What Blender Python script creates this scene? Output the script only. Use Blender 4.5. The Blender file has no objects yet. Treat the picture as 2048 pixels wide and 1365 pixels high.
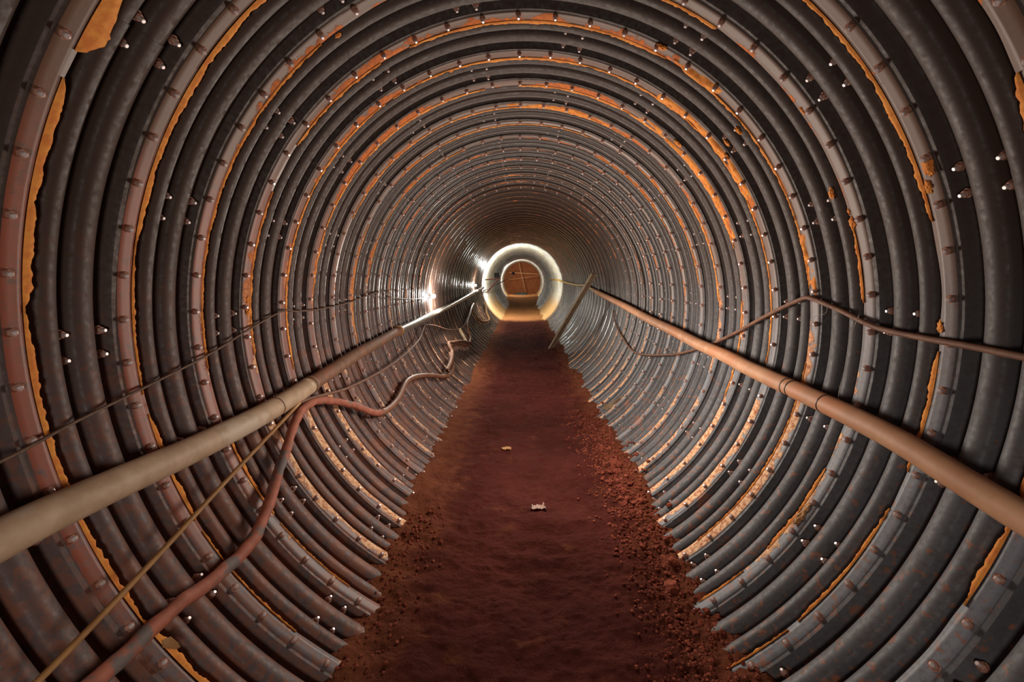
import bpy, bmesh, math, random
from mathutils import Vector, Matrix, noise
rnd = random.Random(7)
SC = bpy.context.scene
COL = SC.collection
R = 2.014            # inner radius of the lining, metres
Y0 = 1.5386          # bolt line of the nearest ring the camera sees
P = 0.457            # ring pitch
EL, ORI = 1.035, math.radians(14.7)
NB = 57

# ------------------------------------------------------------------ camera
cam = bpy.data.cameras.new('camera'); co = bpy.data.objects.new('camera', cam); COL.objects.link(co)
cam.sensor_width = 36; cam.lens = 838.9/2048*36; cam.clip_start = 0.02; cam.clip_end = 200
co.location = (-0.033, 0, 0.4224)
co.rotation_euler = (math.radians(90-8.66), 0, math.radians(1.337))
SC.camera = co
SC.view_settings.view_transform = 'Standard'; SC.view_settings.look = 'None'
SC.view_settings.gamma = 1; SC.view_settings.use_curve_mapping = False
SC.view_settings.exposure = 0.33
SC.cycles.use_denoising = True
SC.cycles.max_bounces = 6; SC.cycles.diffuse_bounces = 3; SC.cycles.glossy_bounces = 3
SC.cycles.sample_clamp_indirect = 4
# ------------------------------------------------------------------ light
w = bpy.data.worlds.new('world'); SC.world = w; w.use_nodes = True
w.node_tree.nodes['Background'].inputs[0].default_value = (1, .82, .68, 1)
w.node_tree.nodes['Background'].inputs[1].default_value = 0.012
def area(name, loc, target, power, col, sx, sy):
    l = bpy.data.lights.new(name, 'AREA'); l.shape = 'RECTANGLE'; l.size = sx; l.size_y = sy
    l.energy = power; l.color = col
    o = bpy.data.objects.new(name, l); COL.objects.link(o); o.location = loc
    d = Vector(target)-Vector(loc); o.rotation_euler = d.to_track_quat('-Z', 'Y').to_euler()
    return o
def point(name, loc, power, col, rad=.05):
    l = bpy.data.lights.new(name, 'POINT'); l.energy = power; l.color = col; l.shadow_soft_size = rad
    o = bpy.data.objects.new(name, l); COL.objects.link(o); o.location = loc; return o
LT = dict(mouth=40, high=40)
point('rear_fill', (-.4, -.9, -.3), 62, (1, .88, .78), .3)  # added fill behind the camera, no lamp body, brightens the bolts

point('tunnel_fill', (.3, 7.2, .0), 62, (1, .86, .74), .35)  # two added fill lights inside the tunnel, without lamp bodies, for banding
point('tunnel_fill', (.3, 4.0, -.2), 105, (1, .86, .74), .35)
# ------------------------------------------------------------------ helpers
def rad(th, rho=1.0):
    a = th-ORI
    return rho*R/math.sqrt(math.cos(a)**2*EL+math.sin(a)**2/EL)
def wall(deg, y, rho=1.0):
    th = math.radians(deg); r = rad(th, rho)
    return Vector((r*math.cos(th), y, r*math.sin(th)))
def obj(name, me, mat=None, parent=None):
    if isinstance(me, bmesh.types.BMesh):
        m = bpy.data.meshes.new(name); me.to_mesh(m); me.free(); me = m
    if mat is not None:
        for mm in (mat if isinstance(mat, (list, tuple)) else [mat]): me.materials.append(mm)
    o = bpy.data.objects.new(name, me); COL.objects.link(o)
    if parent: o.parent = parent
    return o
def smooth(o, ang=None):
    for p in o.data.polygons: p.use_smooth = True
    return o
def empty(name, loc=(0, 0, 0)):
    o = bpy.data.objects.new(name, None); COL.objects.link(o); o.location = loc; o.empty_display_size = .1; return o
def tag(o, label=None, cat=None, group=None, kind=None):
    if label: o['label'] = label
    if cat: o['category'] = cat
    if group: o['group'] = group
    if kind: o['kind'] = kind
    return o
def catmull(pts, n=8):
    pts = [Vector(p) for p in pts]; out = []
    for i in range(len(pts)-1):
        p0 = pts[max(i-1, 0)]; p1 = pts[i]; p2 = pts[i+1]; p3 = pts[min(i+2, len(pts)-1)]
        # centripetal-like tangents scaled by chord
        d = (p2-p1).length
        t1 = (p2-p0)/max((p2-p0).length, 1e-6)*d; t2 = (p3-p1)/max((p3-p1).length, 1e-6)*d
        for k in range(n):
            t = k/n; a = 2*t**3-3*t*t+1; b = t**3-2*t*t+t; c = -2*t**3+3*t*t; e = t**3-t*t
            out.append(p1*a+t1*b+p2*c+t2*e)
    out.append(pts[-1]); return out
def tube(bm, pts, r, seg=12, jit=0, hollow=False, seed=0, mi=0):
    """sweep a circle along pts; r is a number or function of (index fraction)"""
    prev = None; rings = []; n = len(pts); up = Vector((0, 0, 1))
    for i, p in enumerate(pts):
        t = (pts[min(i+1, n-1)]-pts[max(i-1, 0)]).normalized()
        if prev is None: s = t.cross(up).normalized()
        else: s = (prev-t*prev.dot(t)).normalized()
        prev = s; q = t.cross(s); ring = []
        rr = r(i/(n-1)) if callable(r) else r
        for k in range(seg):
            a = 2*math.pi*k/seg; d = s*math.cos(a)+q*math.sin(a)
            r2 = rr
            if jit: r2 += jit*noise.noise((p+d*rr)*14+Vector((seed, 0, 0)))
            ring.append(bm.verts.new(p+d*r2))
        rings.append(ring)
    for a, b in zip(rings[:-1], rings[1:]):
        for k in range(seg):
            f = bm.faces.new((a[k], a[(k+1) % seg], b[(k+1) % seg], b[k])); f.smooth = True; f.material_index = mi
    if hollow:
        for ring, ax, sgn in ((rings[0], pts[1]-pts[0], 1), (rings[-1], pts[-2]-pts[-1], 1)):
            c = sum((v.co for v in ring), Vector())/seg; ax = ax.normalized()
            inn = [bm.verts.new(c+(v.co-c)*.72) for v in ring]
            dp = [bm.verts.new(c+(v.co-c)*.70+ax*.12) for v in ring]
            for k in range(seg):
                j = (k+1) % seg
                bm.faces.new((ring[k], ring[j], inn[j], inn[k])).material_index = mi
                bm.faces.new((inn[k], inn[j], dp[j], dp[k])).material_index = mi
            bm.faces.new(dp).material_index = mi
    else:
        bm.faces.new(rings[0]).material_index = mi; bm.faces.new(rings[-1]).material_index = mi
    bmesh.ops.recalc_face_normals(bm, faces=bm.faces)
    return bm
def box(bm, sx, sy, sz, M=Matrix()):
    g = bmesh.ops.create_cube(bm, size=1); 
    for v in g['verts']: v.co = M @ Vector((v.co.x*sx, v.co.y*sy, v.co.z*sz))
    return g['verts']
def aim(a, b):
    a = Vector(a); b = Vector(b)
    return Matrix.Translation((a+b)/2) @ (b-a).to_track_quat('Y', 'Z').to_matrix().to_4x4(), (b-a).length

# ------------------------------------------------------------------ materials
class NT:
    def __init__(s, name):
        s.m = bpy.data.materials.new(name); s.m.use_nodes = True; s.t = s.m.node_tree
        s.b = s.t.nodes['Principled BSDF']
        s.geo = s.t.nodes.new('ShaderNodeNewGeometry')
    def n(s, kind, **kw):
        x = s.t.nodes.new(kind)
        for k, v in kw.items(): setattr(x, k, v)
        return x
    def link(s, a, b): s.t.links.new(a, b)
    def noise(s, scale, detail=4, rough=.55, stretch=None, offs=(0, 0, 0), src=None):
        mp = s.n('ShaderNodeMapping'); s.link(src or s.geo.outputs['Position'], mp.inputs[0])
        if stretch: mp.inputs['Scale'].default_value = stretch
        mp.inputs['Location'].default_value = offs
        x = s.n('ShaderNodeTexNoise'); s.link(mp.outputs[0], x.inputs['Vector'])
        x.inputs['Scale'].default_value = scale; x.inputs['Detail'].default_value = detail
        x.inputs['Roughness'].default_value = rough
        return x.outputs['Fac']
    def ramp(s, fac, a, b, smoothstep=True):
        x = s.n('ShaderNodeMapRange'); x.interpolation_type = 'SMOOTHSTEP' if smoothstep else 'LINEAR'
        s.link(fac, x.inputs[0])
        for i, v in ((1, a), (2, b)):
            if hasattr(v, 'links'): s.link(v, x.inputs[i])
            else: x.inputs[i].default_value = v
        return x.outputs[0]
    def mix(s, fac, a, b):
        x = s.n('ShaderNodeMix', data_type='RGBA')
        if hasattr(fac, 'links'): s.link(fac, x.inputs['Factor'])
        else: x.inputs['Factor'].default_value = fac
        for key, v in (('A', a), ('B', b)):
            i = [q for q in x.inputs if q.name == key and q.type == 'RGBA'][0]
            if hasattr(v, 'links'): s.link(v, i)
            else: i.default_value = (*v, 1)
        return [q for q in x.outputs if q.type == 'RGBA'][0]
    def math(s, op, a, b=0):
        x = s.n('ShaderNodeMath', operation=op)
        for i, v in enumerate((a, b)):
            if hasattr(v, 'links'): s.link(v, x.inputs[i])
            else: x.inputs[i].default_value = v
        return x.outputs[0]
    def bump(s, h, dist=.01, strength=.5):
        x = s.n('ShaderNodeBump'); x.inputs['Distance'].default_value = dist; x.inputs['Strength'].default_value = strength
        s.link(h, x.inputs['Height']); s.link(x.outputs[0], s.b.inputs['Normal'])
    def color(s, c):
        if hasattr(c, 'links'): s.link(c, s.b.inputs['Base Color'])
        else: s.b.inputs['Base Color'].default_value = (*c, 1)
    def rough(s, v):
        if hasattr(v, 'links'): s.link(v, s.b.inputs['Roughness'])
        else: s.b.inputs['Roughness'].default_value = v
    def sep(s):
        x = s.n('ShaderNodeSeparateXYZ'); s.link(s.geo.outputs['Position'], x.inputs[0]); return x.outputs

ORANGE = (.72, .20, .04); TAN = (.90, .60, .36)
def steel(name, flange=False, far=False):
    t = NT(name)
    ax = t.sep()
    big = t.noise(1.3, 3); streak = t.noise(5, 5, .6, stretch=(1, .35, 1)); fine = t.noise(38, 5, .62); med = t.noise(19, 6, .68, offs=(3, 1, 7))
    c = t.mix(t.ramp(big, .35, .65), *(((.155, .170, .200), (.21, .228, .26)) if flange else ((.085, .088, .098), (.13, .136, .150))))
    c = t.mix(t.math('MULTIPLY', t.ramp(fine, .45, .62), .35), c, (.075, .05, .04))
    # red-brown dust patches and streaks: thicker on the lower half and the left side
    lowness = t.ramp(ax[2], .9, -1.5)
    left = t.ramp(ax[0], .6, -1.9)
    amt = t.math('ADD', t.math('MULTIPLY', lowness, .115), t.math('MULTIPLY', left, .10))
    thr = t.math('SUBTRACT', .66, amt)
    m1 = t.ramp(med, thr, t.math('ADD', thr, .07))
    c = t.mix(t.math('MULTIPLY', m1, .8), c, (.30, .115, .06))
    m2 = t.ramp(streak, t.math('SUBTRACT', .72, amt), t.math('SUBTRACT', .82, amt))
    c = t.mix(t.math('MULTIPLY', m2, .7), c, (.36, .12, .05))
    c = t.mix(t.math('MULTIPLY', left, .6), c, (.12, .052, .040))  # overall tone redder and darker toward the left
    hi = t.ramp(t.math('ADD', ax[2], t.math('MULTIPLY', big, .6)), -.3, 1.2)  # upper half browned and darkened, its dimmer light put into the colour
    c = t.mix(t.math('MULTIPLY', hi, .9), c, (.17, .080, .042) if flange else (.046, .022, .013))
    dep = t.ramp(t.math('ADD', ax[1], t.math('MULTIPLY', ax[2], .8)), 4.6, 8.5)  # steel darkened farther in, shade of the deep tunnel put into its colour
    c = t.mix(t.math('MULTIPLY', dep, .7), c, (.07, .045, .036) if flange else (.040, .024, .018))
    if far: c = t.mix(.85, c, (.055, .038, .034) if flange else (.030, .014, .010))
    if flange:
        lf = t.math('MULTIPLY', t.math('MULTIPLY', t.ramp(ax[0], -1.62, -1.9), t.ramp(med, .30, .50)), t.ramp(ax[1], 5.0, 2.6))
        c = t.mix(t.math('MULTIPLY', lf, .85), c, (.33, .085, .045))
    if flange:
        at = t.n('ShaderNodeAttribute', attribute_type='OBJECT', attribute_name='mud')
        mud = t.noise(6.5, 6, .66, offs=(9, 4, 2)); arc = t.noise(1.0, 2, .5, offs=(2, 8, 5))
        v = t.math('FRACT', t.math('ADD', t.math('DIVIDE', t.math('SUBTRACT', ax[1], Y0), P), 2.1))
        v = t.ramp(v, .05, .2, False)
        thr = t.math('SUBTRACT', .92, t.math('MULTIPLY', at.outputs['Fac'], t.ramp(arc, .3, .7)))
        thr = t.math('SUBTRACT', thr, t.math('MULTIPLY', v, .26))
        thr = t.math('SUBTRACT', thr, t.math('MULTIPLY', t.math('MULTIPLY', t.ramp(ax[2], -.2, -1.0), t.ramp(ax[1], 2.3, 2.9)), .13))
        mm = t.ramp(mud, thr, t.math('ADD', thr, .04))
        oc = t.mix(t.ramp(ax[2], 1.0, -.8), ORANGE, TAN)
        oc = t.mix(t.ramp(fine, .35, .7), oc, (.42, .13, .05))
        c = t.mix(mm, c, oc)
        r1 = t.mix(mm, t.mix(dep, (.46, .46, .46), (.24, .24, .24)), (.9, .9, .9)); t.link(r1, t.b.inputs['Roughness'])
        h = t.math('ADD', t.math('MULTIPLY', mm, 1.0), t.math('MULTIPLY', mud, .5))
        t.bump(h, .005, .35)
    else:
        t.link(t.ramp(fine, .3, .75), t.b.inputs['Roughness'])
        r1 = t.n('ShaderNodeMapRange'); t.link(fine, r1.inputs[0]); r1.inputs[1].default_value = .3; r1.inputs[2].default_value = .7
        r1.inputs[3].default_value = .46 if not far else .20; r1.inputs[4].default_value = .68 if not far else .38
        t.link(t.math('SUBTRACT', r1.outputs[0], t.math('MULTIPLY', dep, .24)), t.b.inputs['Roughness'])
        t.bump(t.math('ADD', t.math('MULTIPLY', fine, .3), med), .003, .2)
    t.color(c); t.b.inputs['Metallic'].default_value = .0
    t.b.inputs['Specular IOR Level'].default_value = .5 if flange else .45
    return t.m
def simple(name, a, b, scale=20, rough=.8, bump=.004, metallic=0, detail=5, c=None, strength=.5, lo=.35, hi=.65):
    t = NT(name); f = t.noise(scale, detail, .6); col = t.mix(t.ramp(f, lo, hi), a, b)
    t.b.inputs['Specular IOR Level'].default_value = .15 if rough > .9 else .5
    if c: col = t.mix(t.ramp(t.noise(scale*.37, 4, .6, offs=(5, 5, 5)), .52, .62), col, c)
    t.color(col); t.rough(rough); t.b.inputs['Metallic'].default_value = metallic
    if bump: t.bump(f, bump, strength)
    return t.m
M = dict(
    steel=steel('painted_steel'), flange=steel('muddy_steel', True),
    orange=simple('orange_clay', (.95, .38, .07), (.80, .25, .05), 30, .85, .004),
    nut=simple('rusty_nut', (.38, .18, .13), (.55, .30, .22), 60, .6, .002),
    tip=simple('bolt_tip', (.80, .70, .70), (.68, .56, .54), 80, .35, .001, metallic=.3),
    dirt=None,
    clod=simple('red_clod', (.25, .062, .036), (.155, .036, .022), 22, .95, .012, c=(.30, .085, .05), strength=.8),
    pipeL=simple('dusty_tan_pipe', (.60, .43, .29), (.48, .33, .21), 8, .6, .002, c=(.62, .50, .38)),
    pipeLb=simple('brown_pipe', (.23, .12, .07), (.17, .085, .05), 14, .65, .002, c=(.27, .11, .06)),
    pipeR=simple('brown_dusty_pipe', (.62, .34, .19), (.52, .26, .14), 7, .6, .002, c=(.58, .26, .13)),
    silver=simple('silver_pipe', (.34, .31, .27), (.22, .19, .16), 12, .28, .002, metallic=.5),
    hose=simple('red_hose', (.46, .15, .09), (.34, .11, .07), 16, .7, .004, c=(.17, .14, .13)),
    hosefar=simple('brown_hose', (.22, .085, .05), (.28, .13, .07), 12, .5, .002),
    cable=simple('brown_cable', (.16, .09, .055), (.11, .06, .04), 20, .6, .001),
    tanrod=simple('tan_cable', (.44, .23, .08), (.33, .16, .05), 9, .6, .001),
    cableR=simple('rusty_cable', (.24, .12, .07), (.17, .075, .045), 12, .65, .002),
    wire=simple('thin_wire', (.05, .04, .035), (.08, .06, .05), 20, .5, 0, metallic=.3),
    wood=simple('pale_wood', (.42, .34, .24), (.33, .22, .13), 9, .75, .003),
    woodtan=simple('tan_wood', (.55, .30, .13), (.45, .22, .09), 9, .75, .003),
    redsteel=simple('red_steel', (.28, .035, .02), (.2, .03, .02), 20, .5, .001),
    black=simple('black_plastic', (.006, .005, .005), (.010, .009, .009), 20, .7, 0),
    yellow=simple('yellow_hose', (.50, .30, .04), (.36, .2, .04), 6, .45, .001),
    scrap=simple('scrap', (.34, .26, .22), (.3, .12, .07), 25, .6, .003),
    green=simple('green_tarp', (.012, .03, .025), (.01, .02, .02), 10, .7, .01),
)
# dirt floor
t = NT('red_dirt'); ax = t.sep()
n1 = t.noise(1.6, 4, .55); n2 = t.noise(9, 6, .65); n3 = t.noise(55, 5, .7); n4 = t.noise(3.5, 5, .6, stretch=(1, 1.6, 1), offs=(4, 4, 4))
c = t.mix(t.ramp(n1, .35, .65), (.085, .019, .014), (.12, .028, .021))
c = t.mix(t.math('MULTIPLY', t.ramp(n2, .42, .7), .5), c, (.07, .018, .012))
edge = t.ramp(t.math('ADD', t.math('ABSOLUTE', t.math('ADD', ax[0], -.1)), t.math('MULTIPLY', t.math('SUBTRACT', n4, .25), .9)), .85, 1.45)
c = t.mix(t.math('MULTIPLY', edge, .75), c, (.26, .085, .038))
c = t.mix(t.math('MULTIPLY', t.ramp(n4, .58, .72), .45), c, (.21, .075, .03))
c = t.mix(t.ramp(ax[1], 20.0, 21.6), c, (.36, .15, .055))  # orange past the rings, floodlight glow put into the dirt colour
t.color(c); t.rough(.9)
t.bump(t.math('ADD', t.math('MULTIPLY', n2, 1.0), t.math('MULTIPLY', n3, .45)), .05, 1.0)
t.b.inputs['Specular IOR Level'].default_value = .08
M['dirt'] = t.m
# white lining + earth face
M['greylin'] = simple('grey_lining', (.52, .50, .46), (.22, .19, .17), 5, .4, .01)
M['white'] = simple('white_lining', (.66, .63, .56), (.34, .33, .28), 4.5, .6, .02, c=(.52, .45, .20))
M['earth'] = simple('earth_face', (.27, .085, .03), (.22, .07, .025), 3, .95, .02)
t = NT('stained_white_lining'); ax = t.sep(); f = t.noise(4.5, 5, .6); g = t.noise(1.6, 4, .6, offs=(5, 5, 5)); q = t.noise(1.2, 5, .6, stretch=(1, 6, 1))
c = t.mix(t.ramp(f, .35, .65), (.70, .67, .60), (.38, .36, .31)); c = t.mix(t.math('MULTIPLY', t.ramp(g, .5, .62), .6), c, (.52, .46, .22))
c = t.mix(t.math('MULTIPLY', t.ramp(q, .5, .6), .6), c, (.16, .14, .13))
c = t.mix(t.math('MULTIPLY', t.ramp(t.math('ADD', ax[2], t.math('MULTIPLY', f, .8)), .0, -.9), .85), c, (.62, .33, .10))
t.color(c); t.rough(.6); t.bump(f, .02, .5); M['white'] = t.m
def emis(name, col, s):
    m = bpy.data.materials.new(name); m.use_nodes = True; b = m.node_tree.nodes['Principled BSDF']
    b.inputs['Emission Color'].default_value = (*col, 1); b.inputs['Emission Strength'].default_value = s; return m
M['bulb'] = emis('lit_bulb', (1, .93, .8), 60)
M['led'] = emis('lit_panel', (.9, .97, 1), 30)

# ------------------------------------------------------------------ lining rings
KN = [(-.10, .014), (.07, .008), (.165, .086), (.235, .016), (.27, .004), (.31, .001), (.35, .005), (.385, .016), (.455, .086), (.525, .016), (.56, .005), (.61, .001), (.66, .004), (.70, .014), (.83, .088), (.95, .008), (.975, .004), (1.10, -.003)]
def depth(u):
    for (a, da), (b, db) in zip(KN[:-1], KN[1:]):
        if u <= b:
            s = max(0, (u-a)/(b-a))
            return da+(db-da)*(s*s*(3-2*s) if abs(db-da) > .03 else s)
    return KN[-1][1]
def us_list(n):
    us = [-.10, .0]
    for (a, da), (b, db) in zip(KN[1:-2], KN[2:-1]):
        m = n if abs(db-da) > .03 else max(1, n//4)
        us += [a+(b-a)*i/m for i in range(m)]
    us += [.975, 1.0, 1.05, 1.10]
    return us
def plate_bm(a0, a1, y, nth, nu, seed, bm=None, lap=True, wob=.004):
    """one corrugated plate between angles a0..a1 (degrees) of the ring whose near bolt line is at local y=0"""
    bm = bm or bmesh.new()
    us = us_list(nu); prof = [(u, depth(u)) for u in us] + [(1.10, .007), (1.02, .008)]
    off = (seed % 5)*.0011-.0022
    cols = []
    for i in range(nth+1):
        d = a0+(a1-a0)*i/nth; th = math.radians(d); col = []
        for u, dd in prof:
            nn = noise.noise(Vector((math.cos(th)*2.2, math.sin(th)*2.2, y*.7+u*.4+seed*.13)))*wob
            e = 0
            if u >= 1.09: e = noise.noise(Vector((th*9, y*3, 5)))*.010
            r = rad(th)+dd+off*(1 if -.05 < u < .95 else .2)+nn
            col.append(bm.verts.new((r*math.cos(th), u*P+e, r*math.sin(th))))
        cols.append(col)
    for i in range(nth):
        for j in range(len(prof)-1):
            f = bm.faces.new((cols[i][j], cols[i][j+1], cols[i+1][j+1], cols[i+1][j])); f.smooth = True
            f.material_index = 1 if j >= len(us)-5 else 0
    # folded edge along the upper seam so that the lap casts its line
    for i, s in ((0, -1), (nth, 1)):
        pass
    return bm
def bolt_mesh(big=1.0):
    bm = bmesh.new()
    def prism(r0, r1, z0, z1, seg, mi, rot=0):
        a = [bm.verts.new((r0*math.cos(2*math.pi*k/seg+rot), r0*math.sin(2*math.pi*k/seg+rot), z0)) for k in range(seg)]
        b = [bm.verts.new((r1*math.cos(2*math.pi*k/seg+rot), r1*math.sin(2*math.pi*k/seg+rot), z1)) for k in range(seg)]
        for k in range(seg): bm.faces.new((a[k], a[(k+1) % seg], b[(k+1) % seg], b[k])).material_index = mi
        bm.faces.new(b).material_index = mi
    prism(.021, .021, -.004, .003, 12, 0)
    prism(.0175, .0175, .003, .014, 6, 0); prism(.0175, .014, .014, .018, 6, 0)
    prism(.0100, .0100, .016, .028*big, 8, 1); prism(.0100, .007, .028*big, .031*big, 8, 1)
    m = bpy.data.meshes.new('bolt'); bm.to_mesh(m); bm.free()
    m.materials.append(M['nut']); m.materials.append(M['tip']); return m
BOLT = bolt_mesh(); BOLTL = bolt_mesh(1.15)
def put_bolt(mesh, th_deg, yl, depth_out, parent, tilt=0):
    th = math.radians(th_deg); r = rad(th)+depth_out
    o = bpy.data.objects.new('bolt', mesh); COL.objects.link(o); o.parent = parent
    o.location = (r*math.cos(th), yl, r*math.sin(th))
    inward = Vector((-math.cos(th), tilt, -math.sin(th))).normalized()
    o.rotation_euler = inward.to_track_quat('Z', 'X').to_euler()
    return o
ORD = ['first', 'second', 'third', 'fourth', 'fifth', 'sixth', 'seventh', 'eighth', 'ninth', 'tenth', 'eleventh', 'twelfth', 'thirteenth', 'fourteenth', 'fifteenth',
       'sixteenth', 'seventeenth', 'eighteenth', 'nineteenth', 'twentieth']
def ordinal(n):
    if n <= 20: return ORD[n-1]
    tens = {2: 'twenty', 3: 'thirty', 4: 'forty'}[n//10]
    return {2: 'twentieth', 3: 'thirtieth', 4: 'fortieth'}[n//10] if n % 10 == 0 else tens+'-'+ORD[n % 10-1]
def mudrim(k, arcs, parent, mat, seed):
    """torn clay squeezed out behind the free edge of the flange; arcs = (from, to, width)"""
    for (a0, a1, wd) in arcs:
        n = max(6, int(abs(a1-a0)/.35)); bm = bmesh.new(); rows = []
        for i in range(n+1):
            d = a0+(a1-a0)*i/n; th = math.radians(d); s = i/n
            env = min(1, s*9)**.6*min(1, (1-s)*14)**.6
            f = noise.fractal(Vector((d*.16, seed*3.1, k)), 1, 2, 4)
            g = noise.fractal(Vector((d*1.3, seed*7.1, k)), 1, 2, 4)
            ww = max(.003, wd*env*(.72+f*.55)+g*.008)
            r = rad(th)-.004
            lift = -.006-.10*ww+noise.noise(Vector((d*.5, seed, 3)))*.004
            y1 = 1.10*P-.006
            pts = [(y1, -.001), (y1+ww*.5, lift*.6), (y1+ww, lift), (y1+ww, lift+.006), (y1+ww*.4, .008), (y1, .008)]
            rows.append([bm.verts.new(((r+q)*math.cos(th), yy, (r+q)*math.sin(th))) for yy, q in pts])
        for a, b in zip(rows[:-1], rows[1:]):
            for j in range(5):
                bm.faces.new((a[j], a[j+1], b[j+1], b[j])).smooth = True
        bmesh.ops.recalc_face_normals(bm, faces=bm.faces)
        obj('clay_rim', bm, mat, parent)
def crust(k, a0, a1, parent, mat, seed, amt=.5):
    """lumpy clay stuck on the flange face"""
    bm = bmesh.new(); n = int(abs(a1-a0)/.3); m = 8; grid = []
    for i in range(n+1):
        d = a0+(a1-a0)*i/n; th = math.radians(d); row = []
        for j in range(m+1):
            u = .96+.14*j/m
            f = noise.fractal(Vector((d*.22, u*9, seed*2.7)), 1, 2, 5)+amt-.35+.25*(j/m)
            env = min(1, i/6, (n-i)/6)
            h = max(-.004, min(.02, f*.022))*env-.003*(1-env)
            if j in (0, m): h = -.006
            r = rad(th)-h+.001+depth(u)+.0
            row.append((bm.verts.new((r*math.cos(th), u*P, r*math.sin(th))), h))
        grid.append(row)
    for i in range(n):
        for j in range(m):
            q = (grid[i][j], grid[i][j+1], grid[i+1][j+1], grid[i+1][j])
            if max(x[1] for x in q) > 0: bm.faces.new([x[0] for x in q]).smooth = True
    for v in [v for v in bm.verts if not v.link_faces]: bm.verts.remove(v)
    if bm.faces: obj('clay_crust', bm, mat, parent)
    else: bm.free()
NEAR = 15
def lump(k, deg, y, sz, parent, mat, seed):
    """a wad of clay stuck on a bolt or hanging off the plate edge"""
    bm = bmesh.new(); bmesh.ops.create_icosphere(bm, subdivisions=4, radius=1)
    th = math.radians(deg); r = rad(th); u = ((y-Y0)/P) % 1
    inn = Vector((-math.cos(th), 0, -math.sin(th))); tan = Vector((-math.sin(th), 0, math.cos(th)))
    c = Vector((r*math.cos(th), y-parent.location.y, r*math.sin(th)))
    for v in bm.verts:
        n = v.co.normalized(); f = noise.fractal(n*1.3+Vector((seed*4.1, 0, 0)), .7, 2, 4)
        q = n*(1+.6*f+.25*noise.noise(n*4+Vector((0, seed, 0))))
        v.co = c+(tan*q.x*.85+Vector((0, 1, 0))*q.y*.45+inn*q.z*.28)*sz
        v.co -= tan*max(0, q.x)*.2*sz*(1 if math.cos(th) < 0 else -1)
    for f in bm.faces: f.smooth = True
    obj('clay_lump', bm, mat, parent)
LUMPS = [(27.2, 1.992, .042), (24.5, 2.02, .03), (21.3, 2.497, .036), (23.5, 2.5, .022), (27.0, 2.583, .032), (174.9, 2.931, .042), (172.5, 2.93, .03), (176.1, 2.501, .025), (41.5, 2.486, .022), (106.3, 3.436, .022), (65.6, 2.883, .035), (5.4, 2.043, .03),
         (43.6, 3.246, .03), (41.4, 3.355, .03), (44.4, 3.047, .03), (50.1, 3.786, .04), (121.2, 2.533, .022), (-32.0, 2.47, .055), (-30, 2.47, .04), (62, 2.93, .02), (34, 3.4, .03), (31, 2.96, .025), (20, 2.95, .03), (16, 2.95, .025)]
RIMS = {  # arcs of torn clay on the far edge of ring number k (degrees, width in metres)
    0: [(118, 143, .07), (146, 171, .035), (171, 212, .024), (212, 232, .035), (8, 34, .035), (-27, -8, .02)],
    1: [(104, 163, .030), (163, 185, .010), (188, 206, .020), (208, 230, .006), (20, 62, .022), (-16, 2, .022), (-44, -22, .014), (-58, -46, .01)],
    2: [(124, 160, .014), (160, 184, .010), (196, 214, .016), (216, 234, .007), (8, 22, .02), (-40, -22, .02), (-56, -46, .010), (60, 70, .02)],
    3: [(64, 112, .022), (118, 140, .016), (150, 184, .012), (10, 58, .014), (-50, -5, .008)],
    4: [(48, 120, .022), (122, 190, .016), (-8, 44, .012)],
    5: [(20, 92, .026), (100, 172, .018), (-20, 6, .012)],
    6: [(60, 150, .014), (5, 36, .016)],
    7: [(70, 132, .012), (10, 52, .010), (150, 190, .012)],
    8: [(30, 66, .012), (110, 168, .012)],
}
MUD = {0: .12, 1: .14, 2: .24, 3: .42, 4: .44, 5: .48, 6: .42, 7: .4, 8: .4, 9: .36, 10: .36}
REARK = -3
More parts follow.
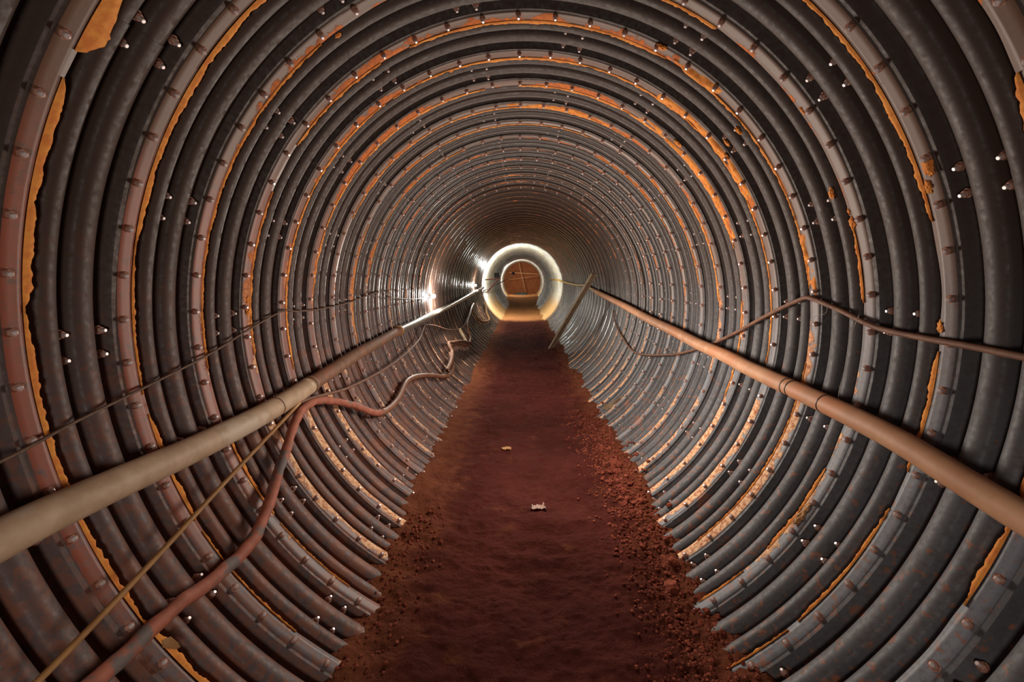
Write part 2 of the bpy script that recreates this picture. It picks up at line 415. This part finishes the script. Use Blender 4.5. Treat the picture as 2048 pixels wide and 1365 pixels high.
for k in range(REARK, NEAR):
    y = Y0+(k-1)*P
    lab = ('corrugated steel lining ring, %s flange of bolts counting from the camera, ' % ordinal(k+1) if k >= 0 else 'corrugated steel lining ring behind the camera, ')
    lab += {0: 'cropped by the picture edge', 1: 'clean grey with a long orange clay rim', 2: 'grey with thin clay rim'}.get(k, 'flange smeared with orange clay' if k < 9 else 'dark steel')
    ring = empty('wall_ring', (0, y, 0)); tag(ring, lab, 'tunnel ring', 'bolted corrugated steel rings lining the tunnel', 'structure')
    even = (k % 2 == 1)     # rings whose seams sit at 24.3 + 38.1 j
    s0 = -51.9 if even else -71.1
    seams = [s0+38.1*j for j in range(9)]+[s0+360]
    for i in range(9):
        a0, a1 = seams[i], seams[i+1]
        hi = 0 <= k <= 6
        nth = max(8, int((a1-a0)/(1.0 if hi else 1.6)))
        bm = plate_bm(a0-.6, a1+.0, y, nth, 6 if hi else 4, (k+5)*10+i)
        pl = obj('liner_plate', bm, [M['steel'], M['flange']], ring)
        pl['mud'] = MUD.get(k, .30)+rnd.uniform(-.04, .04)
        if k < 0: continue
        # flange bolts
        j0 = math.ceil((a0-3.16)/(360/NB)); 
        while 3.16+j0*360/NB < a1:
            d = 3.16+j0*360/NB; j0 += 1
            p = wall(d, 0)
            if p.z < -1.70 and abs(p.x) < 1.25: continue
            put_bolt(BOLT, d+rnd.uniform(-.15, .15), P+rnd.uniform(-.004, .004), .004, pl, -.38+rnd.uniform(-.08, .08))
        # seam bolts standing in the two troughs, a long one on the lap and a short one across it
        p = wall(a0, 0)
        if not (p.z < -1.66 and abs(p.x) < 1.25):
            for u, dd in ((.455, .052), (.825, .052)):
                put_bolt(BOLTL, a0-1.7, u*P, dd-.004, pl); put_bolt(BOLT, a0+1.6, (u+.02)*P, dd+.006, pl)
                if k < 8: pass
    mudrim(k, RIMS.get(k, []), ring, M['orange'], k+1)
    for li, (ld, ly, lz) in enumerate(LUMPS):
        if k >= 0 and y+.25*P <= ly < y+1.25*P: lump(k, ld, ly, lz, ring, M['orange'] if ld > -10 else M['woodtan'], li)
    if k == 4: crust(k, 30, 62, ring, M['orange'], 4, .62)
    if k == 5: crust(k, 22, 62, ring, M['orange'], 5, .62)
    if k == 3: crust(k, 8, 22, ring, M['orange'], 8, .45); crust(k, 52, 62, ring, M['orange'], 9, .4)
    if k == 6: crust(k, 66, 96, ring, M['orange'], 6, .3)
# far rings: one mesh each, too small for their plates and bolts to show
var = []
for v in range(4):
    bm = bmesh.new(); s0 = -71.1 if v % 2 else -51.9
    for i in range(9):
        a0 = s0+38.1*i; a1 = a0+38.1 if i < 8 else s0+360
        plate_bm(a0-.4, a1, v*3.0, max(8, int((a1-a0)/3)), 4, v*40+i, bm, wob=.006)
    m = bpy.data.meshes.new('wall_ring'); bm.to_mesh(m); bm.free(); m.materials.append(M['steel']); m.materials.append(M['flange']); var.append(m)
for k in range(NEAR, 43):
    o = bpy.data.objects.new('wall_ring', var[k % 4]); COL.objects.link(o); o.location = (0, Y0+(k-1)*P, 0)
    o['mud'] = .26+rnd.uniform(-.08, .08)
    tag(o, 'dark corrugated steel lining ring deep in the tunnel, %s from the camera' % ordinal(k+1), 'tunnel ring', 'bolted corrugated steel rings lining the tunnel', 'structure')

# ------------------------------------------------------------------ the far drive beyond the rings
YF = Y0+42*P-.02; YE = 45.0
def lathe(prof, nth=96, parent=None):
    bm = bmesh.new(); cols = []
    for i in range(nth):
        th = 2*math.pi*i/nth
        cols.append([bm.verts.new(((rad(th)+d)*math.cos(th), y, (rad(th)+d)*math.sin(th))) for y, d in prof])
    for i in range(nth):
        a, b = cols[i], cols[(i+1) % nth]
        for j in range(len(prof)-1): bm.faces.new((a[j], a[j+1], b[j+1], b[j])).smooth = True
    return bm
prof = [(YF+.05, .12), (YF, .0), (YF+.02, -.05)]
y = YF+.3
while y < 28: prof += [(y, -.035+.012*math.sin(y*31))]; y += .09
tag(obj('wall_white_collar', lathe(prof), M['white']), 'pale limewashed lining ring with crisp rim at the tunnel far section', 'tunnel lining', None, 'structure')
prof = []; y = 28
while y < 39.6: prof += [(y, .0+.05*math.cos(2*math.pi*(y-28)/.46))]; y += .05
tag(obj('wall_far', lathe(prof), M['greylin']), 'dark corrugated lining between the two pale rims', 'tunnel lining', None, 'structure')
prof = [(39.5, .1), (39.6, -.04)]; y = 39.8
while y < YE+.3: prof += [(y, -.05+.01*math.sin(y*7))]; y += .2
tag(obj('wall_end_collar', lathe(prof), M['white']), 'bright pale rim right around the earth face at the end', 'tunnel lining', None, 'structure')
bm = bmesh.new(); c = bm.verts.new((0, YE, 0)); prev = [c]*64
for s in range(1, 9):
    cur = []
    for i in range(64):
        th = 2*math.pi*i/64; r = rad(th)*s/8*1.01
        cur.append(bm.verts.new((r*math.cos(th), YE+noise.fractal(Vector((r*math.cos(th), r*math.sin(th), 3))*1.5, 1, 2, 4)*.12, r*math.sin(th))))
    for i in range(64):
        j = (i+1) % 64
        if s == 1: bm.faces.new((c, cur[i], cur[j])).smooth = True
        else: bm.faces.new((prev[i], cur[i], cur[j], prev[j])).smooth = True
    prev = cur
tag(obj('wall_end', bm, M['earth']), 'brown earth face closing the far end of the tunnel', 'earth wall', None, 'structure')

# ------------------------------------------------------------------ floor
def fz(x, y):
    zl = -1.765+.075*min(1, max(0, (y-2.2)/2.0)); zr = -1.70+.02*math.sin(y*1.7)
    s = min(1, max(0, (x+1.0)/2.15)); rise = min(1, max(0, (y-33)/7)); z = rise*rise*(3-2*rise)*.42+zl+(zr-zl)*s
    z -= .035*max(0, 1-(x/.85)**2)
    # dirt that slid down against the right wall
    z += .07*math.exp(-((x-1.22)/.16)**2)*(.55+.6*noise.noise(Vector((3, y*1.3, 0))))
    z += .03*math.exp(-((x+1.1)/.12)**2)*(.5+.6*noise.noise(Vector((9, y*1.6, 0))))
    return z
def fzn(x, y):
    v = Vector((x, y, 0))
    near = 1/(1+max(0, y-6)*.15)
    z = fz(x, y)+.040*noise.fractal(v*1.6, 1, 2.1, 3)+.030*noise.fractal(Vector((x*4, y*6.5, 2)), .8, 2.1, 5)
    e = min(1, max(0, (x-.55)/.35))
    if y < 10: z += (.004+.009*e)*noise.fractal(v*26, .8, 2.1, 3)+.010*e*abs(noise.noise(v*13))
    return z
ys = []; y = .75
while y < YE+.2: ys.append(y); y += .011 if y < 3.2 else .004+.0042*(y-1.2)*(1 if y < 10 else 2)
nx = 190
bm = bmesh.new(); prev = None
for y in ys:
    row = [bm.verts.new((x, y, fzn(x, y))) for x in (-1.42+2.86*i/nx for i in range(nx+1))]
    if prev:
        for i in range(nx): bm.faces.new((prev[i], prev[i+1], row[i+1], row[i])).smooth = True
    prev = row
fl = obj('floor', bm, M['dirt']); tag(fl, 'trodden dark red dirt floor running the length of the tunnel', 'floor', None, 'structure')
# clods
def clod_mesh(seed, flat=.75):
    bm = bmesh.new(); bmesh.ops.create_icosphere(bm, subdivisions=3, radius=1)
    for v in bm.verts:
        n = v.co.normalized(); f = noise.fractal(n*1.1+Vector((seed*5, 0, 0)), .8, 2, 4)
        c = noise.cell(n*1.6+Vector((seed, 1, 2)))
        v.co = n*(1+.38*f+.10*c); v.co.z *= flat
    m = bpy.data.meshes.new('dirt_clod'); bm.to_mesh(m); bm.free(); m.materials.append(M['clod'])
    return m
CM = [clod_mesh(s, rnd.uniform(.55, .85)) for s in range(7)]
def clod(x, y, s, label, group=None, i=0):
    o = bpy.data.objects.new('dirt_clod', CM[i % 7]); COL.objects.link(o)
    o.location = (x, y, fzn(x, y)+s*.28); o.scale = (s*rnd.uniform(.8, 1.3), s*rnd.uniform(.7, 1.1), s*rnd.uniform(.7, 1)); o.rotation_euler = (rnd.uniform(-.4, .4), rnd.uniform(-.4, .4), rnd.uniform(0, 6.28))
    tag(o, label, 'dirt clod', group); return o
clod(1.02, 2.66, .062, 'largest flat-topped red dirt clod in the near heap by the right wall', None, 2)
clod(1.10, 2.86, .045, 'second largest red clod, just behind the flat-topped one in the near heap', None, 4)
clod(1.03, 4.45, .075, 'largest red dirt clod of the farther heap under the bolted rings', None, 1)
G1 = 'loose clods in the near dirt heap'; G2 = 'loose clods in the farther dirt heap'
for i in range(42):
    y = rnd.uniform(2.05, 3.15); x = rnd.gauss(1.08, .07)
    clod(min(x, 1.2), y, rnd.uniform(.011, .026), 'small crumbly red clod in the near dirt heap against the right wall', G1, i)
for i in range(54):
    y = rnd.uniform(3.7, 5.1); x = rnd.gauss(1.03, .09)
    clod(min(x, 1.19), y, rnd.uniform(.012, .036), 'crumbly red clod in the farther dirt heap against the right wall', G2, i)
for (a, b, n) in ((3.4, 5.0, 12), (6.0, 7.6, 6)):
    for i in range(n):
        y = rnd.uniform(a, b); th = rnd.uniform(-53, -48); u = ((y-Y0)/P) % 1
        # dirt lodged in the troughs just above the floor
        p = wall(th, y, 1.0+(depth(u)-.01)/R)
        o = clod(0, y, rnd.uniform(.015, .035), 'small red clod lodged in a wall trough above the floor edge', 'clods lodged in the wall troughs', i); o.location = p
bm = bmesh.new()
for i in range(4200):
    y = rnd.uniform(1.4, 6.5); x = rnd.gauss(1.0, .16) if rnd.random() < .75 else (rnd.gauss(-.92, .12))
    if x > 1.22 or x < -1.12 or (x < 0 and y > 3.6): continue
    s = rnd.uniform(.003, .014)*(1 if y < 3 else 1.3); g = bmesh.ops.create_icosphere(bm, subdivisions=1, radius=s, matrix=Matrix.Translation((x, y, fzn(x, y)+s*.3)))
    for v in g['verts']: v.co += Vector((rnd.uniform(-1, 1), rnd.uniform(-1, 1), rnd.uniform(-1, 1)))*s*.25
tag(obj('dirt_crumbs', bm, M['clod']), 'fine red crumbs strewn along both edges of the dirt floor', 'dirt', None, 'stuff')

# ------------------------------------------------------------------ pipes, hoses, cables
def track(L, rho, n=8): return catmull([wall(a, y, rho) for a, y in L], n)
# left pipe
LP = [(-165.5, .75), (-165.5, 1.23), (-165.5, 1.44), (-165.1, 1.74), (-164.4, 2.18), (-164.3, 2.9), (-165.6, 3.61), (-167.2, 4.4), (-168.1, 5.28), (-169.0, 6.15)]
LP2 = [(-169.0, 6.1), (-169.1, 7.0), (-169.3, 7.85), (-170.9, 10.7), (-174, 15.0), (-177, 19.2), (-178, 20.2)]
lp = empty('water_pipe', wall(-165.5, 1.2, .955)); tag(lp, 'thick dusty tan pipe strapped along the left wall, thinner and silver beyond its coupling', 'pipe')
def child(name, bm, mat, parent):
    o = obj(name, bm, mat, parent); o.matrix_parent_inverse = parent.matrix_world.inverted() if False else Matrix.Translation(parent.location).inverted(); return o
pts = track(LP, .955, 10)
a = [p for p in pts if p.y < 3.45]; b = [p for p in pts if p.y >= 3.36]
child('near_section', tube(bmesh.new(), a, .072, 24, .002, True), M['pipeL'], lp)
child('brown_section', tube(bmesh.new(), b, .066, 24, .002), M['pipeLb'], lp)
def collar(path, yy, r, wd, mat, parent, name='pipe_joint'):
    i = min(range(len(path)), key=lambda q: abs(path[q].y-yy)); i = min(max(i, 1), len(path)-2)
    t = (path[i+1]-path[i-1]).normalized(); c = path[i]+t*((yy-path[i].y)/max(t.y, .2))
    rp = [c-t*wd/2, c-t*wd*.49, c-t*wd*.2, c+t*wd*.2, c+t*wd*.49, c+t*wd/2]
    return child(name, tube(bmesh.new(), rp, lambda s: r if .1 < s < .9 else r*.94, 24), mat, parent)
collar(pts, 3.42, .076, .05, M['pipeLb'], lp); collar(pts, 6.12, .078, .07, M['tanrod'], lp, 'coupling')
collar(pts, 2.9, .0735, .012, M['pipeLb'], lp)
child('silver_section', tube(bmesh.new(), track(LP2, .955, 8), .066, 20, .002, True), M['silver'], lp)
# right pipe
RP = [(-15.3, .8), (-14.6, 1.25), (-14.2, 1.46), (-12.9, 1.77), (-11.8, 2.02), (-11.1, 2.35), (-10.6, 2.8), (-10.0, 3.44), (-9.2, 3.88), (-8.8, 4.44), (-7.5, 5.2), (-6.2, 6.24), (-3.3, 7.81), (0.7, 10.34), (2.4, 11.2)]
rp = empty('air_pipe', wall(-14, 1.5, .96)); tag(rp, 'long straight rust-brown pipe wired along the right wall', 'pipe')
pts = track(RP, .945, 10)
child('pipe_body', tube(bmesh.new(), pts, .060, 24, .0015, True), M['pipeR'], rp)
for yy in (2.55, 2.87, 2.93): collar(pts, yy, .0625, .007, M['wire'], rp, 'tie_wire')
yh = [(2.0, 11.3), (4.9, 12.97), (4.4, 15), (4.8, 17.0), (6.4, 20.0), (8.4, 23), (7.5, 30)]
h = obj('yellow_hose', tube(bmesh.new(), track(yh, .965, 8), .045, 12), M['yellow']); tag(h, 'yellow hose hung on the far right wall, running on into the pale section', 'hose')
# cables
def strand(name, L, rho, r, mat, label, cat, seg=8, n=8, jit=0, hollow=False, parent=None, seed=0):
    o = obj(name, tube(bmesh.new(), track(L, rho, n) if n else [wall(a, y, rho) for a, y in L], r, seg, jit, hollow, seed), mat, parent)
    if label: tag(o, label, cat)
    return o
cb = [(-172.0, 1.0), (-172.8, 1.40), (-174.3, 1.66), (-176, 2.0), (-178.7, 2.5), (-181.8, 2.9), (-184.6, 3.34), (-184.0, 3.5), (-183.6, 3.95), (-184.3, 4.65), (-186.8, 5.62), (-186, 5.8), (-183.7, 6.21), (-181.1, 7.53), (-180.8, 8.8)]
strand('lamp_cable', cb, .985, .0075, M['cable'], 'thin brown cable looping along the left wall above the pipe to the nearer bulb', 'cable', n=6)
cb2 = [(-180.8, 8.9), (-179.5, 10.5), (-182.5, 12.2), (-181, 14.5), (-182.5, 16.9)]
strand('lamp_cable', cb2, .985, .008, M['cable'], 'thin wire between the two lit bulbs on the left wall', 'cable', n=6)
tr = [(-150.6, .95), (-151.1, 1.16), (-153.6, 1.63), (-157.3, 2.23), (-162.7, 3.13)]
rod = empty('control_cable', wall(-150, 1.2, .97)); tag(rod, 'slender cable below the left pipe, yellow-tan in front and brown behind its kink', 'cable')
child('tan_length', tube(bmesh.new(), track(tr, .935, 8), lambda s: .0125, 10), M['tanrod'], rod)
tr2 = [(-162.7, 3.12), (-162.3, 3.3), (-159.2, 4.02), (-157.8, 5.46), (-160.6, 6.92), (-165.8, 7.58), (-165.5, 7.83), (-163.0, 8.36), (-155.2, 9.59), (-150.7, 11.18), (-156.1, 13.21), (-162.6, 14.51)]
child('brown_length', tube(bmesh.new(), track(tr2, .94, 8), .012, 10), M['cableR'], rod)
hs = [(-147.2, .9), (-146.7, 1.3), (-146.6, 1.65), (-145.6, 1.9), (-146.1, 2.21), (-153.2, 2.70), (-159.6, 3.08), (-161.0, 3.24), (-160.2, 3.5), (-154.5, 3.94), (-146.8, 4.35), (-145.4, 4.9), (-148.2, 5.65), (-144.4, 6.4), (-135.8, 7.3), (-136.1, 8.0),
      (-144.2, 8.7), (-144.6, 9.5), (-137.8, 10.5), (-140.9, 11.6), (-148.6, 12.0), (-157.3, 13.9), (-162, 15.0)]
hp = track(hs, .955, 10); hose = empty('slurry_hose', wall(-146, 1.4, .955)); tag(hose, 'thick red-brown hose snaking in waves down the left wall', 'hose')
a = [p for p in hp if p.y < 4.5]; b = [p for p in hp if p.y >= 4.4]
child('muddy_length', tube(bmesh.new(), a, .034, 16, .008), M['hose'], hose)
child('brown_length', tube(bmesh.new(), b, .036, 14, .003), M['hosefar'], hose)
he = [(-138.0, 7.3), (-139.6, 7.95), (-143.0, 8.5), (-146.5, 8.6), (-148.8, 8.7), (-147.5, 9.0), (-143.5, 9.9), (-137, 10.7)]
strand('cut_hose', he, .925, .036, M['cableR'], 'short cut hose with open end draped over the bend of the red-brown hose', 'hose', 12, 8, hollow=True)
h2 = [(-163, 15.5), (-158, 14.6), (-150, 14.7), (-142, 15.2), (-137, 16.6), (-137, 17.6), (-145, 18.2), (-154, 19.6)]
strand('hanging_hose', h2, .96, .04, M['tanrod'], 'tan hose hanging in a loop near the far end of the left pipe', 'hose', 12, 8)
rc = [(2.9, 1.1), (3.2, 1.65), (3.5, 1.86), (3.7, 2.11), (4.3, 2.38), (6.5, 2.65), (8.3, 2.91), (8.2, 2.98), (3.9, 3.39), (-3.8, 4.01), (-10.3, 4.6), (-16.8, 5.38), (-23.5, 6.77), (-20.4, 7.8), (-15.9, 8.57), (-8.7, 9.11)]
strand('festoon_cable', rc, .985, .0155, M['cableR'], 'rusty cable kinked upward over the right pipe and sagging behind it', 'cable', 10, 7)
# loose thin wires on the right
for L, lab in (([(6.5, 2.44), (2.5, 2.5), (-4, 2.52), (-9, 2.52), (-11.2, 2.46)], 'hair-thin wire hanging from the kinked cable to the right pipe'),
               ([(8.5, 2.80), (6.5, 2.70), (4.6, 2.83), (2.5, 2.80)], 'short curled hair-thin wire below the kink of the rusty cable')):
    strand('loose_wire', L, .965, .0014, M['silver'], lab, 'wire', 5, 8)
# leaning board
A = wall(16.4, 10.35, .905); B = Vector((.815, 12.25, -1.69)); mt, ln = aim(B, A)
bm = bmesh.new(); box(bm, .15, ln, .045, mt); bmesh.ops.bevel(bm, geom=bm.edges[:], offset=.006, segments=2, affect='EDGES')
tag(obj('wooden_board', bm, M['wood']), 'long pale board leaning from the dirt floor up against the right wall', 'board')
# bits
mt, ln = aim(wall(-151.5, 10.6, .93), wall(-139.7, 10.4, .93)); bm = bmesh.new(); box(bm, .05, ln, .03, mt); bmesh.ops.bevel(bm, geom=bm.edges[:], offset=.004, segments=1, affect='EDGES')
tag(obj('wooden_lath', bm, M['wood']), 'short pale greenish lath standing behind the red-brown hose', 'lath')
def flake(name, pts, z, mat, label, cat, th=.004):
    bm = bmesh.new(); top = [bm.verts.new(Vector(p)) for p in pts]; c = sum((v.co for v in top), Vector())/len(top)
    f = bm.faces.new(top); e = bmesh.ops.extrude_face_region(bm, geom=[f])
    nrm = (top[1].co-top[0].co).cross(top[2].co-top[0].co).normalized()
    for v in e['geom']:
        if isinstance(v, bmesh.types.BMVert): v.co += nrm*th+Vector((rnd.uniform(-1, 1), rnd.uniform(-1, 1), rnd.uniform(-1, 1)))*th*.5
    bmesh.ops.recalc_face_normals(bm, faces=bm.faces); bmesh.ops.triangulate(bm, faces=bm.faces[:])
    return tag(obj(name, bm, mat), label, cat)
c0 = wall(-143.3, 1.56, .975); 
flake('clay_flake', [c0+Vector(v) for v in ((-.03, .0, .03), (.0, .01, .038), (.045, .0, .022), (.05, .0, .0), (.02, .01, -.022), (.01, .02, -.03), (-.005, .0, -.012), (-.028, .0, -.005))], 0, M['woodtan'], 'curled orange scrap caught on the lining under the hose', 'scrap')
c0 = wall(-47.3, 6.2, .985)
flake('broken_slat', [c0+Vector(v) for v in ((-.16, 0, -.07), (-.1, .03, -.03), (.0, 0, .03), (.12, .0, .10), (.16, 0, .09), (.08, .02, .0), (.02, 0, -.04), (-.1, 0, -.11))], 0, M['wood'], 'pale broken slat stuck in the dirt at the right wall', 'scrap', .012)
def crumple(x, y, s, mat, label, seed):
    bm = bmesh.new(); g = bmesh.ops.create_grid(bm, x_segments=10, y_segments=7, size=1)
    for v in bm.verts:
        v.co = Vector((v.co.x*s*(1+.4*noise.noise(Vector((v.co.y*2, seed, 0)))), v.co.y*s*.5, abs(noise.fractal(Vector((v.co.x*1.7, v.co.y*1.9, seed)), .6, 2, 4))*s*.6))
        v.co += Vector((x, y, fzn(x, y)+.006))
    o = smooth(obj('plastic_scrap', bm, mat)); md = o.modifiers.new('t', 'SOLIDIFY'); md.thickness = .003; return tag(o, label, 'scrap')
crumple(.13, 3.66, .065, M['scrap'], 'crumpled whitish plastic scrap half buried mid floor', 3.3)
crumple(-.22, 4.95, .06, M['woodtan'], 'small tan scrap on the floor beyond the whitish plastic', 8.8)

# ------------------------------------------------------------------ lamps
def ray(u, v, y):
    """point at distance y along the tunnel seen at photo pixel (u, v) - used only to read off positions"""
    x = (u-1024)/838.9; z = -(v-682.5)/838.9; p = math.radians(8.66); a = math.radians(-1.337)
    Y = z*math.cos(p)-math.sin(p); Z = z*math.sin(p)+math.cos(p)
    X = x*math.cos(a)+Z*math.sin(a); Z2 = -x*math.sin(a)+Z*math.cos(a); s = y/Z2
    return Vector((-.033+X*s, y, .4224+Y*s))
def bulb(p, label, power, r=.045):
    e = empty('bare_bulb', p); tag(e, label, 'light bulb', 'bare bulbs on the left wall')
    bm = bmesh.new(); bmesh.ops.create_uvsphere(bm, u_segments=20, v_segments=12, radius=r)
    for v in bm.verts:
        if v.co.x < 0: v.co.x *= 1.25
        if v.co.x < -r*.6: v.co.y *= .7; v.co.z *= .7
    smooth(obj('glass_globe', bm, M['bulb'], e))
    bm = bmesh.new(); tube(bm, [Vector((-r*1.05, 0, 0)), Vector((-r*1.9, 0, 0))], r*.5, 12)
    obj('socket', bm, M['black'], e)
    l = point('bulb_light', Vector(p)+Vector((.09, 0, 0)), power, (1, .93, .82), .04); return e
bulb(wall(179.2, 8.85, .955), 'nearer and brighter of the two lit bulbs on the left wall', 130)
bulb(wall(177.1, 17.0, .955), 'farther lit bulb on the left wall just above the end of the pipe', 90)
# floodlight on its bracket at the start of the pale section
fp = ray(994, 551, 20.2)
fe = empty('floodlight', fp); tag(fe, 'dark square floodlight on a red bracket before the pale lining, shining away', 'floodlight')
bm = bmesh.new(); box(bm, .26, .07, .22); bmesh.ops.bevel(bm, geom=bm.edges[:], offset=.01, segments=2, affect='EDGES'); obj('housing', bm, M['black'], fe)
bm = bmesh.new(); box(bm, .22, .01, .18, Matrix.Translation((0, .038, 0))); obj('lit_panel', bm, M['led'], fe)
br = empty('wall_bracket', ray(985, 558, 20.2)); tag(br, 'red steel triangular bracket sticking out of the left wall under the floodlight', 'bracket')
def bar(a, b, r, mat, parent, name):
    o = obj(name, tube(bmesh.new(), [Vector(a), Vector(b)], r, 8), mat, parent); o.matrix_parent_inverse = Matrix.Translation(parent.location).inverted(); return o
bar(ray(970, 560, 20.2), ray(1001, 557, 20.2), .025, M['redsteel'], br, 'top_bar')
bar(ray(975, 584, 20.2), ray(995, 560, 20.2), .028, M['redsteel'], br, 'brace')
fo = area('floodlight_light', fp+Vector((0, .1, 0)), fp+Vector((.6, 8, .2)), 220, (.95, 1, .96), .2, .2)
point('floodlight_glow', fp+Vector((.1, .6, .1)), 60, (.97, 1, .95), .1)
sp = ray(1026.5, 547.5, 38)
se = empty('floodlight', sp); tag(se, 'tiny dark lamp box hung before the earth face', 'floodlight')
bm = bmesh.new(); box(bm, .26, .08, .22); obj('housing', bm, M['black'], se); bm = bmesh.new(); box(bm, .2, .01, .16, Matrix.Translation((0, .045, 0))); obj('lit_panel', bm, M['led'], se)
area('far_flood_light', sp+Vector((0, .12, 0)), sp+Vector((.5, 6, -.2)), 110, (1, .97, .9), .2, .2)
point('far_flood_glow', sp+Vector((0, .5, 0)), 26, (1, .97, .9), .1)
fc = catmull([ray(967, 582, 20.1), ray(990, 571, 24), ray(1006, 563, 30), ray(1019, 555, 35), ray(1026, 549, 37.9)], 6)
tag(obj('floodlight_cable', tube(bmesh.new(), fc, .03, 8), M['wire']), 'dark cable swooping from the left wall to the tiny lamp box', 'cable')
# poles and rope at the earth face
def pole(a, b, r, mat, label, name='pole'):
    tag(obj(name, tube(bmesh.new(), [Vector(a), Vector(a).lerp(Vector(b), .5), Vector(b)], r, 8, .006), mat), label, 'pole' if name == 'pole' else 'rope')
pole(ray(1036, 519, 43.6), ray(1051, 584, 43.6), .03, M['woodtan'], 'steep pale pole crossing the far earth face top to bottom')
pole(ray(1017, 545, 43.4), ray(1088, 549, 43.4), .036, M['woodtan'], 'level pale pole crossing the far earth face')
pole(ray(1018, 560, 43.3), ray(1088, 551, 43.3), .013, M['woodtan'], 'thin slanting rope below the level pole', 'rope')
gp = Vector((ray(1043, 589, 42.0).x, 42.0, -1.30))
bm = bmesh.new(); bmesh.ops.create_icosphere(bm, subdivisions=3, radius=1)
for v in bm.verts: v.co = Vector((v.co.x*.75, v.co.y*.35, v.co.z*.2))*(1+.25*noise.noise(v.co*1.5))
o = obj('tarpaulin', bm, M['green']); o.location = gp; smooth(o); tag(o, 'dark green tarpaulin heap on the floor before the earth face', 'tarpaulin')
